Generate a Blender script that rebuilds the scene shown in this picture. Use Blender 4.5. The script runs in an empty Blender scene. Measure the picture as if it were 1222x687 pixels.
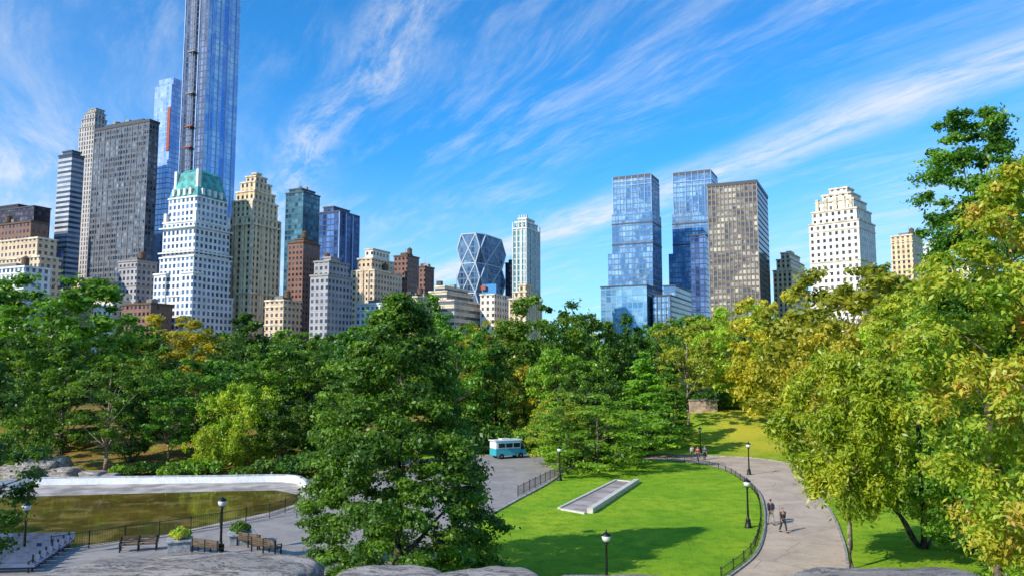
import bpy, bmesh, math, random
import numpy as np
from mathutils import Vector, Matrix, noise as mnoise
random.seed(7)
scene=bpy.context.scene
COL=scene.collection
# ---------------------------------------------------------------- camera / survey
F=950.0; CX=611.0; CY=343.5; TH=math.radians(5.8); H=12.0
def bearing(px,py=440.0):
    xc=(px-CX)/F; yc=-(py-CY)/F
    Y=math.cos(TH)-yc*math.sin(TH); Z=math.sin(TH)+yc*math.cos(TH)
    return xc/Y, Z/Y
def gp(px,py):
    bx,bz=bearing(px,py); d=-H/bz
    return (bx*d,d)
def zat(py,d): return H+bearing(611,py)[1]*d
def ss(a,b,v):
    t=min(1,max(0,(v-a)/(b-a))); return t*t*(3-2*t)
def tz(x,y):
    zl=3.5*ss(88,120,y)*(1-ss(-30,-14,x))
    zc=4.0*ss(122,175,y)
    z=max(zl,zc)+2.6*ss(116,146,y)*ss(15,35,x)
    z+=9.3*(1-ss(5.5,28,y))
    return z
cam=bpy.data.cameras.new("camera"); co=bpy.data.objects.new("camera",cam); COL.objects.link(co)
cam.sensor_width=36; cam.lens=36*F/1222; cam.clip_end=9000; cam.clip_start=0.1
co.location=(0,0,H); co.rotation_euler=(math.radians(90)+TH,0,0)
scene.camera=co
scene.view_settings.view_transform='Standard'
try: scene.view_settings.look='None'
except: pass
scene.view_settings.exposure=0
# ---------------------------------------------------------------- node helper
class NT:
    def __init__(s,tree): s.t=tree; s.n=tree.nodes; s.l=tree.links
    def new(s,ty,**k):
        nd=s.n.new(ty)
        for a,b in k.items(): setattr(nd,a,b)
        return nd
    def put(s,sock,v):
        if isinstance(v,bpy.types.NodeSocket): s.l.new(v,sock)
        elif v is not None: sock.default_value=v
    def m(s,op,a,b=None,c=None,clamp=False):
        nd=s.new('ShaderNodeMath',operation=op); nd.use_clamp=clamp
        s.put(nd.inputs[0],a)
        if b is not None: s.put(nd.inputs[1],b)
        if c is not None: s.put(nd.inputs[2],c)
        return nd.outputs[0]
    def mix(s,f,a,b,mode='MIX'):
        nd=s.new('ShaderNodeMix',data_type='RGBA',blend_type=mode)
        s.put(nd.inputs[0],f)
        s.put(nd.inputs[6],a if isinstance(a,bpy.types.NodeSocket) else (*a,1) if len(a)==3 else a)
        s.put(nd.inputs[7],b if isinstance(b,bpy.types.NodeSocket) else (*b,1) if len(b)==3 else b)
        return nd.outputs[2]
    def noise(s,vec,scale,detail=4,rough=.55,dist=0):
        nd=s.new('ShaderNodeTexNoise'); s.put(nd.inputs['Vector'],vec)
        nd.inputs['Scale'].default_value=scale; nd.inputs['Detail'].default_value=detail
        nd.inputs['Roughness'].default_value=rough; nd.inputs['Distortion'].default_value=dist
        return nd.outputs[0]
    def rng(s,v,a,b,c=0,d=1,smooth=True):
        nd=s.new('ShaderNodeMapRange'); nd.interpolation_type='SMOOTHSTEP' if smooth else 'LINEAR'
        s.put(nd.inputs[0],v)
        for i,x in enumerate((a,b,c,d)): nd.inputs[i+1].default_value=x
        return nd.outputs[0]
def newmat(name):
    m=bpy.data.materials.new(name); m.use_nodes=True
    t=NT(m.node_tree); p=m.node_tree.nodes['Principled BSDF']
    return m,t,p
def simple(name,col,rough=.6,met=0,var=.25,scale=3.0,bump=0.0,col2=None):
    m,t,p=newmat(name)
    tc=t.new('ShaderNodeTexCoord'); n=t.noise(tc.outputs['Object'],scale,6)
    c2=col2 or tuple(min(1,c*(1-var*1.6)) for c in col)
    f=t.rng(n,.35,.65)
    p_c=t.mix(f,tuple(min(1,c*(1+var*.5)) for c in col),c2)
    t.put(p.inputs['Base Color'],p_c); p.inputs['Roughness'].default_value=rough; p.inputs['Metallic'].default_value=met
    if bump>0:
        b=t.new('ShaderNodeBump'); b.inputs['Strength'].default_value=bump; b.inputs['Distance'].default_value=.1
        t.put(b.inputs['Height'],n); t.put(p.inputs['Normal'],b.outputs[0])
    return m
# ---------------------------------------------------------------- object helper
def link(o,parent=None):
    COL.objects.link(o)
    if parent is not None: o.parent=parent
    return o
def empty(name,loc,rz=0,label=None,cat=None,group=None,kind=None):
    o=bpy.data.objects.new(name,None); o.location=loc; o.rotation_euler=(0,0,rz); o.empty_display_size=.5
    tag(o,label,cat,group,kind); return link(o)
def tag(o,label=None,cat=None,group=None,kind=None):
    if label: o["label"]=label
    if cat: o["category"]=cat
    if group: o["group"]=group
    if kind: o["kind"]=kind
def mobj(name,me,parent=None,mats=(),loc=(0,0,0),rz=0):
    o=bpy.data.objects.new(name,me); o.location=loc; o.rotation_euler=(0,0,rz)
    for m in mats:
        if m.name not in [x.name for x in me.materials if x]: me.materials.append(m)
    return link(o,parent)
def pymesh(name,v,f,smooth=False):
    me=bpy.data.meshes.new(name); me.from_pydata([tuple(x) for x in v],[],f); me.update()
    if smooth:
        me.polygons.foreach_set('use_smooth',[True]*len(me.polygons))
    return me
def boxes(name,lst,bevel=0):
    bm=bmesh.new()
    for (x0,x1,y0,y1,z0,z1) in lst:
        r=bmesh.ops.create_cube(bm,size=1)
        bmesh.ops.scale(bm,vec=(x1-x0,y1-y0,z1-z0),verts=r['verts'])
        bmesh.ops.translate(bm,vec=((x0+x1)/2,(y0+y1)/2,(z0+z1)/2),verts=r['verts'])
    if bevel>0: bmesh.ops.bevel(bm,geom=list(bm.edges),offset=bevel,segments=2,affect='EDGES')
    me=bpy.data.meshes.new(name); bm.to_mesh(me); bm.free(); return me
def lathe(name,prof,n=16,smooth=True):
    v=[];f=[]
    for r,z in prof:
        for i in range(n):
            a=2*math.pi*i/n; v.append((r*math.cos(a),r*math.sin(a),z))
    for k in range(len(prof)-1):
        for i in range(n):
            j=(i+1)%n; f.append((k*n+i,k*n+j,(k+1)*n+j,(k+1)*n+i))
    f.append(tuple(range(n))[::-1]); f.append(tuple((len(prof)-1)*n+i for i in range(n)))
    return pymesh(name,v,f,smooth)
def tubes(name,lines,n=7,smooth=True):
    v=[];f=[]
    for pts,rad in lines:
        b=len(v); P=[Vector(p) for p in pts]
        for k,p in enumerate(P):
            d=(P[min(k+1,len(P)-1)]-P[max(k-1,0)]).normalized()
            q=d.to_track_quat('Z','Y')
            for i in range(n):
                a=2*math.pi*i/n
                v.append(p+q@Vector((rad[k]*math.cos(a),rad[k]*math.sin(a),0)))
        for k in range(len(P)-1):
            for i in range(n):
                j=(i+1)%n; f.append((b+k*n+i,b+k*n+j,b+(k+1)*n+j,b+(k+1)*n+i))
        f.append(tuple(b+i for i in range(n))[::-1]); f.append(tuple(b+(len(P)-1)*n+i for i in range(n)))
    return pymesh(name,v,f,smooth)
# ---------------------------------------------------------------- sun & sky
ts=Vector((-0.79,-0.61,0)).normalized(); el=math.radians(32)
ts=Vector((ts.x*math.cos(el),ts.y*math.cos(el),math.sin(el)))
sun=bpy.data.lights.new("sun",'SUN'); sun.energy=5.0; sun.angle=math.radians(.5); sun.color=(1,.94,.82)
so=bpy.data.objects.new("sun",sun); so.rotation_euler=ts.to_track_quat('Z','Y').to_euler(); link(so)
w=bpy.data.worlds.new("World"); scene.world=w; w.use_nodes=True
t=NT(w.node_tree); bg=[n for n in t.n if n.type=='BACKGROUND'][0]
sky=t.new('ShaderNodeTexSky',sky_type='NISHITA'); sky.sun_disc=False; sky.sun_elevation=el
sky.sun_rotation=math.atan2(ts.x,ts.y)%(2*math.pi); sky.ozone_density=2.0; sky.dust_density=.4; sky.air_density=1.0
tc=t.new('ShaderNodeTexCoord'); sp=t.new('ShaderNodeSeparateXYZ'); t.put(sp.inputs[0],tc.outputs['Generated'])
zc=t.m('ADD',t.m('MAXIMUM',sp.outputs[2],0.0),.03)
pxn=t.m('DIVIDE',sp.outputs[0],zc); pyn=t.m('DIVIDE',sp.outputs[1],zc)
S=t.m('ADD',t.m('MULTIPLY',pxn,.9),t.m('MULTIPLY',pyn,.437))
T=t.m('ADD',t.m('MULTIPLY',pxn,.437),t.m('MULTIPLY',pyn,-.9))
cv=t.new('ShaderNodeCombineXYZ'); t.put(cv.inputs[0],pxn); t.put(cv.inputs[1],pyn)
warp=t.noise(cv.outputs[0],.45,2,.45)
S2=t.m('ADD',S,t.m('MULTIPLY',t.m('SUBTRACT',warp,.5),.75))
c1=t.new('ShaderNodeCombineXYZ'); t.put(c1.inputs[0],t.m('MULTIPLY',S2,4.2)); t.put(c1.inputs[1],t.m('MULTIPLY',T,.8))
st=t.noise(c1.outputs[0],1.0,11,.70,.22)
c2=t.new('ShaderNodeCombineXYZ'); t.put(c2.inputs[0],t.m('MULTIPLY',S2,9)); t.put(c2.inputs[1],t.m('MULTIPLY',T,2.4)); c2.inputs[2].default_value=4
st2=t.noise(c2.outputs[0],1.0,10,.72,.32)
patch=t.noise(cv.outputs[0],.6,3,.5)
wisps=t.m('MULTIPLY',t.rng(st,.43,.79),t.rng(patch,.37,.61,.08,1))
bd=t.m('SUBTRACT',S2,2.36)
band=t.rng(t.m('ABSOLUTE',bd),0,.29,1,0)
band=t.m('MULTIPLY',band,t.rng(st2,.23,.69,.17,1))
bandb=t.rng(t.m('ABSOLUTE',t.m('SUBTRACT',S2,1.62)),0,.26,1,0)
bandb=t.m('MULTIPLY',bandb,t.rng(st2,.38,.80))
band2=t.rng(t.m('ABSOLUTE',t.m('SUBTRACT',S2,.62)),0,.20,1,0)
band2=t.m('MULTIPLY',band2,t.rng(st2,.36,.72))
leftm=t.rng(pxn,-1.9,-.6,1,0)
veil=t.m('MULTIPLY',leftm,t.rng(st,.3,.75,.2,.8))
rightm=t.m('MULTIPLY',t.rng(pxn,.8,2.4),t.rng(st2,.3,.8,.25,.7))
low=t.rng(sp.outputs[2],.02,.28,.40,0)
cl=t.m('ADD',t.m('MULTIPLY',wisps,.54),t.m('MULTIPLY',band,.78)); cl=t.m('ADD',cl,t.m('MULTIPLY',bandb,.25))
cl=t.m('ADD',cl,t.m('MULTIPLY',band2,.6)); cl=t.m('ADD',cl,t.m('MULTIPLY',veil,.6)); cl=t.m('ADD',cl,t.m('MULTIPLY',rightm,.45)); cl=t.m('ADD',cl,low,clamp=True)
cl=t.m('MINIMUM',cl,.9)
tint=t.mix(1.0,sky.outputs[0],(.28,1.18,1.88),'MULTIPLY')
fin=t.mix(cl,tint,(6.9,7.2,7.6))
t.put(bg.inputs[0],fin); bg.inputs[1].default_value=.125
# ---------------------------------------------------------------- ground
def polyobj(name,pts,z,mat,kind='structure'):
    bm=bmesh.new(); vs=[bm.verts.new((x,y,z)) for x,y in pts]
    f=bm.faces.new(vs); bmesh.ops.triangulate(bm,faces=[f]); bmesh.ops.recalc_face_normals(bm,faces=bm.faces)
    for f in bm.faces:
        if f.normal.z<0: f.normal_flip()
    me=bpy.data.meshes.new(name); bm.to_mesh(me); bm.free()
    o=mobj(name,me,None,[mat]); o["kind"]=kind; return o
def smoothpts(pts,n=6):
    P=[Vector(p) for p in pts]; out=[]
    for i in range(len(P)-1):
        p0=P[max(i-1,0)];p1=P[i];p2=P[i+1];p3=P[min(i+2,len(P)-1)]
        for k in range(n):
            u=k/n
            out.append(.5*((2*p1)+(-p0+p2)*u+(2*p0-5*p1+4*p2-p3)*u*u+(-p0+3*p1-3*p2+p3)*u**3))
    out.append(P[-1]); return out
m,t,p=newmat("grass_ground")
g=t.new('ShaderNodeNewGeometry').outputs['Position']; spn=t.new('ShaderNodeSeparateXYZ'); t.put(spn.inputs[0],g)
n1=t.noise(g,.12,6,.6); n2=t.noise(g,.7,8,.72); n3=t.noise(g,7,6,.8)
c=t.mix(t.rng(n1,.32,.66),(.19,.40,.016),(.36,.53,.026))
c=t.mix(t.rng(n2,.44,.62,0,.65),c,(.11,.27,.014))
c=t.mix(t.rng(n2,.32,.43,.45,0),c,(.50,.48,.09))
c=t.mix(t.rng(n3,.48,.66,0,.7),c,(.42,.58,.05))
c=t.mix(t.rng(n3,.30,.46,.7,0),c,(.06,.15,.01))
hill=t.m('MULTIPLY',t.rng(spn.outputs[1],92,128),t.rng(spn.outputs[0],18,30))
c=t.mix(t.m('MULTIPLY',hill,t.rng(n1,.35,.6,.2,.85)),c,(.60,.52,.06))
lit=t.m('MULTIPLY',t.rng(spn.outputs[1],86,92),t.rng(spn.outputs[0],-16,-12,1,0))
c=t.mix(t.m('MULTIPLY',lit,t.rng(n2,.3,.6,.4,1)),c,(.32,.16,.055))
far=t.rng(spn.outputs[1],160,200)
c=t.mix(far,c,(.05,.07,.02))
near=t.rng(spn.outputs[1],20,34,1,0); c=t.mix(near,c,(.12,.11,.07))
t.put(p.inputs['Base Color'],c); p.inputs['Roughness'].default_value=.95; p.inputs['Specular IOR Level'].default_value=.1
b=t.new('ShaderNodeBump'); b.inputs['Strength'].default_value=.8; b.inputs['Distance'].default_value=.2
t.put(b.inputs['Height'],t.m('ADD',n3,n2)); t.put(p.inputs['Normal'],b.outputs[0])
M_grass=m
def axis(lo,hi,st,far):
    a=list(np.arange(lo,hi+.1,st)); x=st; v=lo; pre=[]
    while v>-far: x*=1.5; v-=x; pre.append(v)
    x=st; v=hi; post=[]
    while v<far: x*=1.5; v+=x; post.append(v)
    return pre[::-1]+a+post
XS=axis(-130,130,2.5,5000); YS=axis(-20,260,2.0,6000)
v=[(x,y,tz(x,y)) for y in YS for x in XS]; nx=len(XS)
f=[(j*nx+i,j*nx+i+1,(j+1)*nx+i+1,(j+1)*nx+i) for j in range(len(YS)-1) for i in range(nx-1)]
go=mobj("ground",pymesh("ground",v,f,True),None,[M_grass]); go["kind"]="structure"
def asphalt(name,c1,c2,sc=.35):
    m,t,p=newmat(name); g=t.new('ShaderNodeNewGeometry').outputs['Position']
    n1=t.noise(g,sc,6,.65); n2=t.noise(g,9,5,.7); n3=t.noise(g,1.6,7,.75,.5)
    c=t.mix(t.rng(n1,.35,.68),c1,c2); c=t.mix(t.rng(n2,.4,.7,0,.35),c,tuple(x*.55 for x in c2))
    c=t.mix(t.rng(n3,.55,.66,0,.45),c,tuple(x*.5 for x in c2))
    vo=t.new('ShaderNodeTexVoronoi',feature='DISTANCE_TO_EDGE'); t.put(vo.inputs['Vector'],g); vo.inputs['Scale'].default_value=.22
    c=t.mix(t.rng(vo.outputs[0],0,.012,.6,0),c,tuple(x*.4 for x in c2))
    t.put(p.inputs['Base Color'],c); p.inputs['Roughness'].default_value=.9
    b=t.new('ShaderNodeBump'); b.inputs['Strength'].default_value=.3; b.inputs['Distance'].default_value=.02
    t.put(b.inputs['Height'],n2); t.put(p.inputs['Normal'],b.outputs[0]); return m
M_path=asphalt("path_asphalt",(.60,.46,.34),(.44,.34,.26)); M_plaza=asphalt("plaza_paving",(.38,.33,.29),(.26,.235,.23))
Lp=[(838,715),(868,690),(900,664),(911,640),(913,615),(908,592),(893,576),(868,561),(835,553),(800,549.5),(768,548),(700,549)]
Rp=[(1014,715),(1012,690),(1010,662),(1004,640),(994,615),(978,592),(962,574),(950,556),(905,547),(840,543.5),(768,541.5),(700,541)]
LL=smoothpts([(*gp(*q),0) for q in Lp]); RR=smoothpts([(*gp(*q),0) for q in Rp])
v=[];f=[]
for a,b_ in zip(LL,RR):
    for k in range(5): q=a.lerp(b_,k/4); v.append((q.x,q.y,.02))
for i in range(len(LL)-1):
    for k in range(4): f.append((i*5+k,i*5+k+1,(i+1)*5+k+1,(i+1)*5+k))
po=mobj("path",pymesh("path",v,f),None,[M_path]); po["kind"]="structure"
M_kerb=simple("kerb_stone",(.40,.37,.33),.85,bump=.3)
def kerb(name,P,w=.18,h=.12):
    v=[];f=[]
    for i,q in enumerate(P):
        d=(P[min(i+1,len(P)-1)]-P[max(i-1,0)]); d.z=0; d.normalize(); n=Vector((-d.y,d.x,0))
        for s,zz in ((-w/2,-.02),(-w/2,h),(w/2,h),(w/2,-.02)): a=q+n*s; v.append((a.x,a.y,zz))
    for i in range(len(P)-1):
        for k in range(3): f.append((i*4+k,i*4+k+1,(i+1)*4+k+1,(i+1)*4+k))
    o=mobj(name,pymesh(name,v,f),None,[M_kerb]); o["kind"]="structure"
kerb("path_kerb",LL); kerb("path_kerb",RR)
pl=[(380,557),(590,541),(712,541),(676,562),(650,579),(618,596),(560,628),(520,660),(500,700),(480,760),(-130,760),(-220,690),(-260,640),(-200,590),(-60,572),(200,568)]
polyobj("plaza",[gp(*q) for q in pl],.012,M_plaza)
kerb("plaza_kerb",[Vector((*gp(*q),0)) for q in pl[2:10]],.25)
# rink
M_deck=simple("rink_deck",(.50,.43,.38),.7,var=.3,scale=.4)
m,t,p=newmat("rink_water"); g=t.new('ShaderNodeNewGeometry').outputs['Position']
n=t.noise(g,.10,6,.6,.4); n2=t.noise(g,.35,6,.65,.5)
c=t.mix(t.rng(n,.4,.58),(.17,.115,.02),(.09,.065,.015)); c=t.mix(t.rng(n2,.47,.62,0,.6),c,(.38,.26,.08)); c=t.mix(t.rng(n2,.3,.4,.6,0),c,(.05,.04,.012))
t.put(p.inputs['Base Color'],c); t.put(p.inputs['Roughness'],t.rng(n,.42,.62,.02,.12)); p.inputs['IOR'].default_value=1.9
b=t.new('ShaderNodeBump'); b.inputs['Strength'].default_value=.05; b.inputs['Distance'].default_value=.03
mp=t.new('ShaderNodeMapping'); t.put(mp.inputs[0],g); mp.inputs['Scale'].default_value=(1,3,1)
t.put(b.inputs['Height'],t.noise(mp.outputs[0],2,4)); t.put(p.inputs['Normal'],b.outputs[0]); M_water=m
deck=[(-180,600),(-80,588),(10,580),(120,577),(347,574),(372,584),(366,600),(330,612),(200,639),(60,660),(-150,694)]
polyobj("rink_deck",[gp(*q) for q in deck],.030,M_deck)
wat=[(-180,614),(-60,599),(10,593),(120,590),(250,586.5),(330,585),(360,591),(353,601),(322,611),(200,637),(60,657),(-150,690)]
polyobj("rink_water",[gp(*q) for q in wat],.045,M_water)
M_white=simple("white_painted_board",(.84,.84,.82),.5,var=.06)
def wall_strip(P,w,h,z0=0):
    v=[];f=[]
    for i,q in enumerate(P):
        d=(P[min(i+1,len(P)-1)]-P[max(i-1,0)]); d.z=0; d.normalize(); n=Vector((-d.y,d.x,0))
        for s,zz in ((-w/2,z0),(-w/2,h),(w/2,h),(w/2,z0)): a=q+n*s; v.append((a.x,a.y,zz))
    for i in range(len(P)-1):
        for k in range(4): f.append((i*4+k,i*4+(k+1)%4,(i+1)*4+(k+1)%4,(i+1)*4+k))
    f.append((0,1,2,3)); f.append(tuple((len(P)-1)*4+k for k in (3,2,1,0)))
    return v,f
P=smoothpts([(*gp(*q),0) for q in [(-180,601),(-80,589),(10,582),(40,579),(120,577.5),(250,576),(340,575),(362,580),(368,590)]])
rb=empty("rink_barrier",(P[0].x,P[0].y,0),0,"long low white painted barrier curving around the ice rink","barrier")
v,f=wall_strip([q-P[0] for q in P],.25,.75); mobj("barrier_panel",pymesh("barrier_panel",v,f),rb,[M_white])
v,f=wall_strip([q-P[0] for q in P],.36,.83,.752); mobj("barrier_cap",pymesh("barrier_cap",v,f),rb,[simple("cap_grey",(.6,.6,.62),.4)])
# ---------------------------------------------------------------- foliage
def leafmat(name,cols,transl=.36,h0=.485,h1=.508):
    m,t,p=newmat(name)
    at=t.new('ShaderNodeAttribute'); at.attribute_name='tint'
    oi=t.new('ShaderNodeObjectInfo')
    tc=t.new('ShaderNodeTexCoord'); big=t.noise(tc.outputs['Object'],.35,3)
    v=t.m('ADD',t.m('MULTIPLY',at.outputs['Fac'],.75),t.m('MULTIPLY',t.m('SUBTRACT',big,.38),.9),clamp=True)
    cr=t.new('ShaderNodeValToRGB'); t.put(cr.inputs[0],v); e=cr.color_ramp.elements
    e[0].position=0.08; e[0].color=(*cols[0],1); e[1].position=.92; e[1].color=(*cols[-1],1)
    for i,cc in enumerate(cols[1:-1]):
        x=e.new(.08+.84*(i+1)/(len(cols)-1)); x.color=(*cc,1)
    hs=t.new('ShaderNodeHueSaturation'); t.put(hs.inputs['Color'],cr.outputs[0])
    t.put(hs.inputs['Hue'],t.rng(oi.outputs['Random'],0,1,h0,h1,False))
    t.put(hs.inputs['Value'],t.rng(oi.outputs['Random'],0,1,.9,1.25,False)); hs.inputs['Saturation'].default_value=.96
    col=hs.outputs[0]
    t.put(p.inputs['Base Color'],col); p.inputs['Roughness'].default_value=.42; p.inputs['Specular IOR Level'].default_value=.4
    tr=t.new('ShaderNodeBsdfTranslucent'); t.put(tr.inputs[0],t.mix(1,col,(1.6,1.5,.5),'MULTIPLY'))
    mx=t.new('ShaderNodeMixShader'); mx.inputs[0].default_value=transl
    t.l.new(p.outputs[0],mx.inputs[1]); t.l.new(tr.outputs[0],mx.inputs[2])
    out=[n for n in t.n if n.type=='OUTPUT_MATERIAL'][0]; t.l.new(mx.outputs[0],out.inputs[0])
    return m
PAL={
 'green':leafmat("leaf_green",[(.035,.11,.006),(.11,.25,.012),(.26,.46,.02)]),
 'mid':leafmat("leaf_mid_green",[(.025,.080,.007),(.08,.195,.012),(.24,.43,.025)]),
 'deep':leafmat("leaf_deep_green",[(.017,.06,.008),(.050,.145,.012),(.14,.29,.02)]),
 'bright':leafmat("leaf_bright_green",[(.07,.20,.008),(.18,.40,.012),(.36,.58,.02)]),
 'olive':leafmat("leaf_olive",[(.11,.15,.008),(.28,.31,.012),(.50,.46,.03)]),
 'yellow':leafmat("leaf_yellow_green",[(.11,.24,.008),(.31,.43,.012),(.60,.62,.03)]),
 'gold':leafmat("leaf_gold",[(.18,.19,.008),(.44,.37,.015),(.64,.52,.03)],h0=.497,h1=.515),
 'orange':leafmat("leaf_orange",[(.11,.27,.01),(.24,.42,.012),(.46,.56,.025),(.66,.56,.05),(.76,.36,.11)],h0=.495,h1=.5),
}
M_bark=simple("bark",(.15,.115,.085),.95,var=.5,scale=4,bump=.6)
M_barkl=simple("bark_light",(.34,.27,.19),.95,var=.4,scale=4,bump=.6)
def leaves(name,C,R,Tn,nper,size,squash,seed,droop=0,elong=1.0):
    rs=np.random.default_rng(seed); n=len(C)*nper
    c=np.repeat(C,nper,axis=0); r=np.repeat(R,nper); tn=np.repeat(Tn,nper)
    d=rs.normal(size=(n,3)); d/=np.linalg.norm(d,axis=1,keepdims=True)
    fl=rs.random(n)<.6; d[fl,2]=np.abs(d[fl,2])
    k1=np.repeat(rs.uniform(0,6.28,(len(C),3)),nper,axis=0)
    spray=1+.35*np.sin(3.1*np.arctan2(d[:,1],d[:,0])+k1[:,0])*np.cos(2.3*d[:,2]*2+k1[:,1])
    rad=r*np.power(rs.random(n),.45)*(1+.34*rs.normal(size=n)*.6)*spray
    p=c+d*rad[:,None]*np.array([1,1,squash])
    if droop>0: p[:,2]-=np.abs(rs.normal(size=n))*droop*r*1.0
    nr=d*.6+rs.normal(size=(n,3))*.5+np.array([0,0,.35]); nr/=np.linalg.norm(nr,axis=1,keepdims=True)
    up=rs.normal(size=(n,3))+np.array([0,0,-1.5*droop]); u=np.cross(nr,up); u/=np.linalg.norm(u,axis=1,keepdims=True)
    w_=np.cross(nr,u); s=size*(.55+.9*rs.random(n))[:,None]
    V=np.empty((n,4,3)); V[:,0]=p-w_*s*.6*elong; V[:,1]=p+u*s*.34+nr*s*.08; V[:,2]=p+w_*s*.6*elong; V[:,3]=p-u*s*.34+nr*s*.08
    tint=np.clip(tn*.5+rs.random(n)*.5,0,1)
    me=bpy.data.meshes.new(name); me.vertices.add(n*4); me.vertices.foreach_set('co',V.reshape(-1).astype(np.float32))
    me.loops.add(n*4); me.loops.foreach_set('vertex_index',np.arange(n*4,dtype=np.int32))
    me.polygons.add(n); me.polygons.foreach_set('loop_start',np.arange(n,dtype=np.int32)*4)
    me.update(calc_edges=True)
    at=me.attributes.new('tint','FLOAT','FACE'); at.data.foreach_set('value',tint.astype(np.float32))
    me.materials.append(PAL['green']); return me
PROF={
 'round':lambda t:math.sqrt(max(0,1-((t-.45)/.57)**2)),
 'full':lambda t:min(1,.62+t*1.6)*math.sqrt(max(0,1-max(0,(t-.3)/.7)**2)),
 'oval':lambda t:min(1,.55+t*2.2)*max(0,1-t)**.62*1.12,
 'hero':lambda t:min(1,.80+t*1.1)*max(0.0,1-t)**.66*1.1,
 'cone':lambda t:min(1,.6+t*3)*(max(0,1-t)**.95)*1.05+.03,
 'flat':lambda t:math.sqrt(max(0,1-((t-.35)/.68)**2)),
 'wide':lambda t:math.sqrt(max(0,1-((t-.5)/.52)**2)),
}
def tree_mesh(seed,h,R,kind,base,ncl,nper,lsize,crel=.2,squash=.7,droop=0,elong=1,trunk_r=None,lean=(0,0),interior=.25):
    rs=random.Random(seed); C=[];RR_=[];TT=[]
    ph=[rs.uniform(0,6.28) for _ in range(4)]
    zb=h*base; zh=h-zb
    while len(C)<ncl:
        t_=rs.random(); pr=PROF[kind](t_)
        if rs.random()>pr+.12: continue
        th=rs.uniform(0,6.283)
        lob=1+.15*math.sin(2*th+ph[0]+3*t_)+.12*math.sin(3*th+ph[1]-7*t_)+.10*math.sin(5*th+ph[2]+11*t_)
        k=math.sqrt(rs.random())*.75 if rs.random()<interior else rs.uniform(.7,1.0)
        rr=pr*R*lob*k
        cr=R*crel*rs.uniform(.45,1.35)*(1 if t_<.8 else .75)
        z=zb+zh*t_
        C.append((rr*math.cos(th)+lean[0]*t_,rr*math.sin(th)+lean[1]*t_,min(z,h-cr*squash*.8))); RR_.append(cr); TT.append(rs.random())
    cm=leaves("crown",np.array(C),np.array(RR_),np.array(TT),nper,lsize,squash,seed,droop,elong)
    tr=trunk_r or max(.12,h*.02)
    top=zb+zh*.72; lines=[]
    pts=[];rad=[]
    for k in range(9):
        u=k/8; pts.append((lean[0]*max(0,u*top-zb)/zh+rs.uniform(-.1,.1)*tr*4*u,lean[1]*max(0,u*top-zb)/zh+rs.uniform(-.1,.1)*tr*4*u,top*u-.3*(k==0)))
        rad.append(tr*((1.45 if k==0 else 1.0)-.82*u*(1 if k else 0)))
    lines.append((pts,rad))
    cs=rs.sample(range(ncl),min(ncl,int(18)))
    for i in cs:
        c=Vector(C[i]); zz=max(zb*.75,min(top*.97,c.z-(.25+.3*rs.random())*math.hypot(c.x,c.y)-.05*h))
        u=zz/top; j=min(8,int(u*8)); st_=Vector(pts[j]); r0=rad[j]*.5
        mid=st_.lerp(c,.5)+Vector((0,0,.05*h*rs.random()))
        q1=st_.lerp(mid,.5)+Vector((rs.uniform(-.1,.1),rs.uniform(-.1,.1),-.01*h)); q3=mid.lerp(c,.5)+Vector((rs.uniform(-.2,.2),rs.uniform(-.2,.2),.01*h))
        lines.append(([st_,q1,mid,q3,c],[r0,r0*.8,r0*.6,r0*.4,r0*.15]))
    tm=tubes("trunk",lines,7); return tm,cm
VAR={}
for i in range(3): VAR['round%d'%i]=tree_mesh(10+i,16,7,'round',.14,140,125,.40,.17,.65,interior=.15)
for i in range(2): VAR['oval%d'%i]=tree_mesh(20+i,16,6,'oval',.10,130,120,.38,.18,.7,interior=.15)
VAR['cone0']=tree_mesh(30,16,4.5,'cone',.05,140,95,.34,.21,.36,interior=.15)
for i in range(2): VAR['sparse%d'%i]=tree_mesh(40+i,16,6.5,'round',.28,75,120,.34,.16,.5,interior=.3)
VAR['flat0']=tree_mesh(50,12,7,'flat',.06,120,140,.30,.20,.34,interior=.15)
VAR['weep0']=tree_mesh(60,14,6,'round',.12,90,170,.32,.19,.9,droop=1.3,elong=1.5,interior=.15)
VAR['farr0']=tree_mesh(70,16,7,'round',.14,80,80,.62,.22,.7,interior=.05)
VAR['farr1']=tree_mesh(71,16,7,'round',.14,80,80,.62,.22,.7,interior=.05)
NOM={'round':(16,7),'oval':(16,6),'cone':(16,4.5),'sparse':(16,6.5),'flat':(12,7),'weep':(14,6),'farr':(16,7)}
TREE_LABEL={'green':'green leafy tree','mid':'mid green leafy tree','deep':'dark green leafy tree','bright':'fresh bright green tree','olive':'olive green tree','yellow':'yellow green tree','gold':'golden autumn tree','orange':'orange autumn tree'}
KLAB={'round':'with broad rounded crown','oval':'with tall oval crown','cone':'with narrow conical crown','sparse':'with open branches showing','flat':'with layered spreading crown','weep':'with drooping crown','farr':'with rounded crown'}
def put_tree(var,x,y,h,R,pal,where,rot=None,light=False,group="trees in the park wood"):
    k=''.join(c for c in var if not c.isdigit()); tm,cm=VAR[var]; nh,nR=NOM[k]
    z=tz(x,y)
    e=empty("park_tree",(x,y,z),rot if rot is not None else random.uniform(0,6.28),TREE_LABEL[pal]+' '+KLAB[k]+' '+where,"tree",group)
    e.scale=(R/nR,R/nR,h/nh)
    a=mobj("trunk",tm,e); b=mobj("crown",cm,e)
    if not tm.materials: tm.materials.append(M_bark)
    a.material_slots[0].link='OBJECT'; a.material_slots[0].material=M_barkl if light else M_bark
    b.material_slots[0].link='OBJECT'; b.material_slots[0].material=PAL[pal]
    return e
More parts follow.
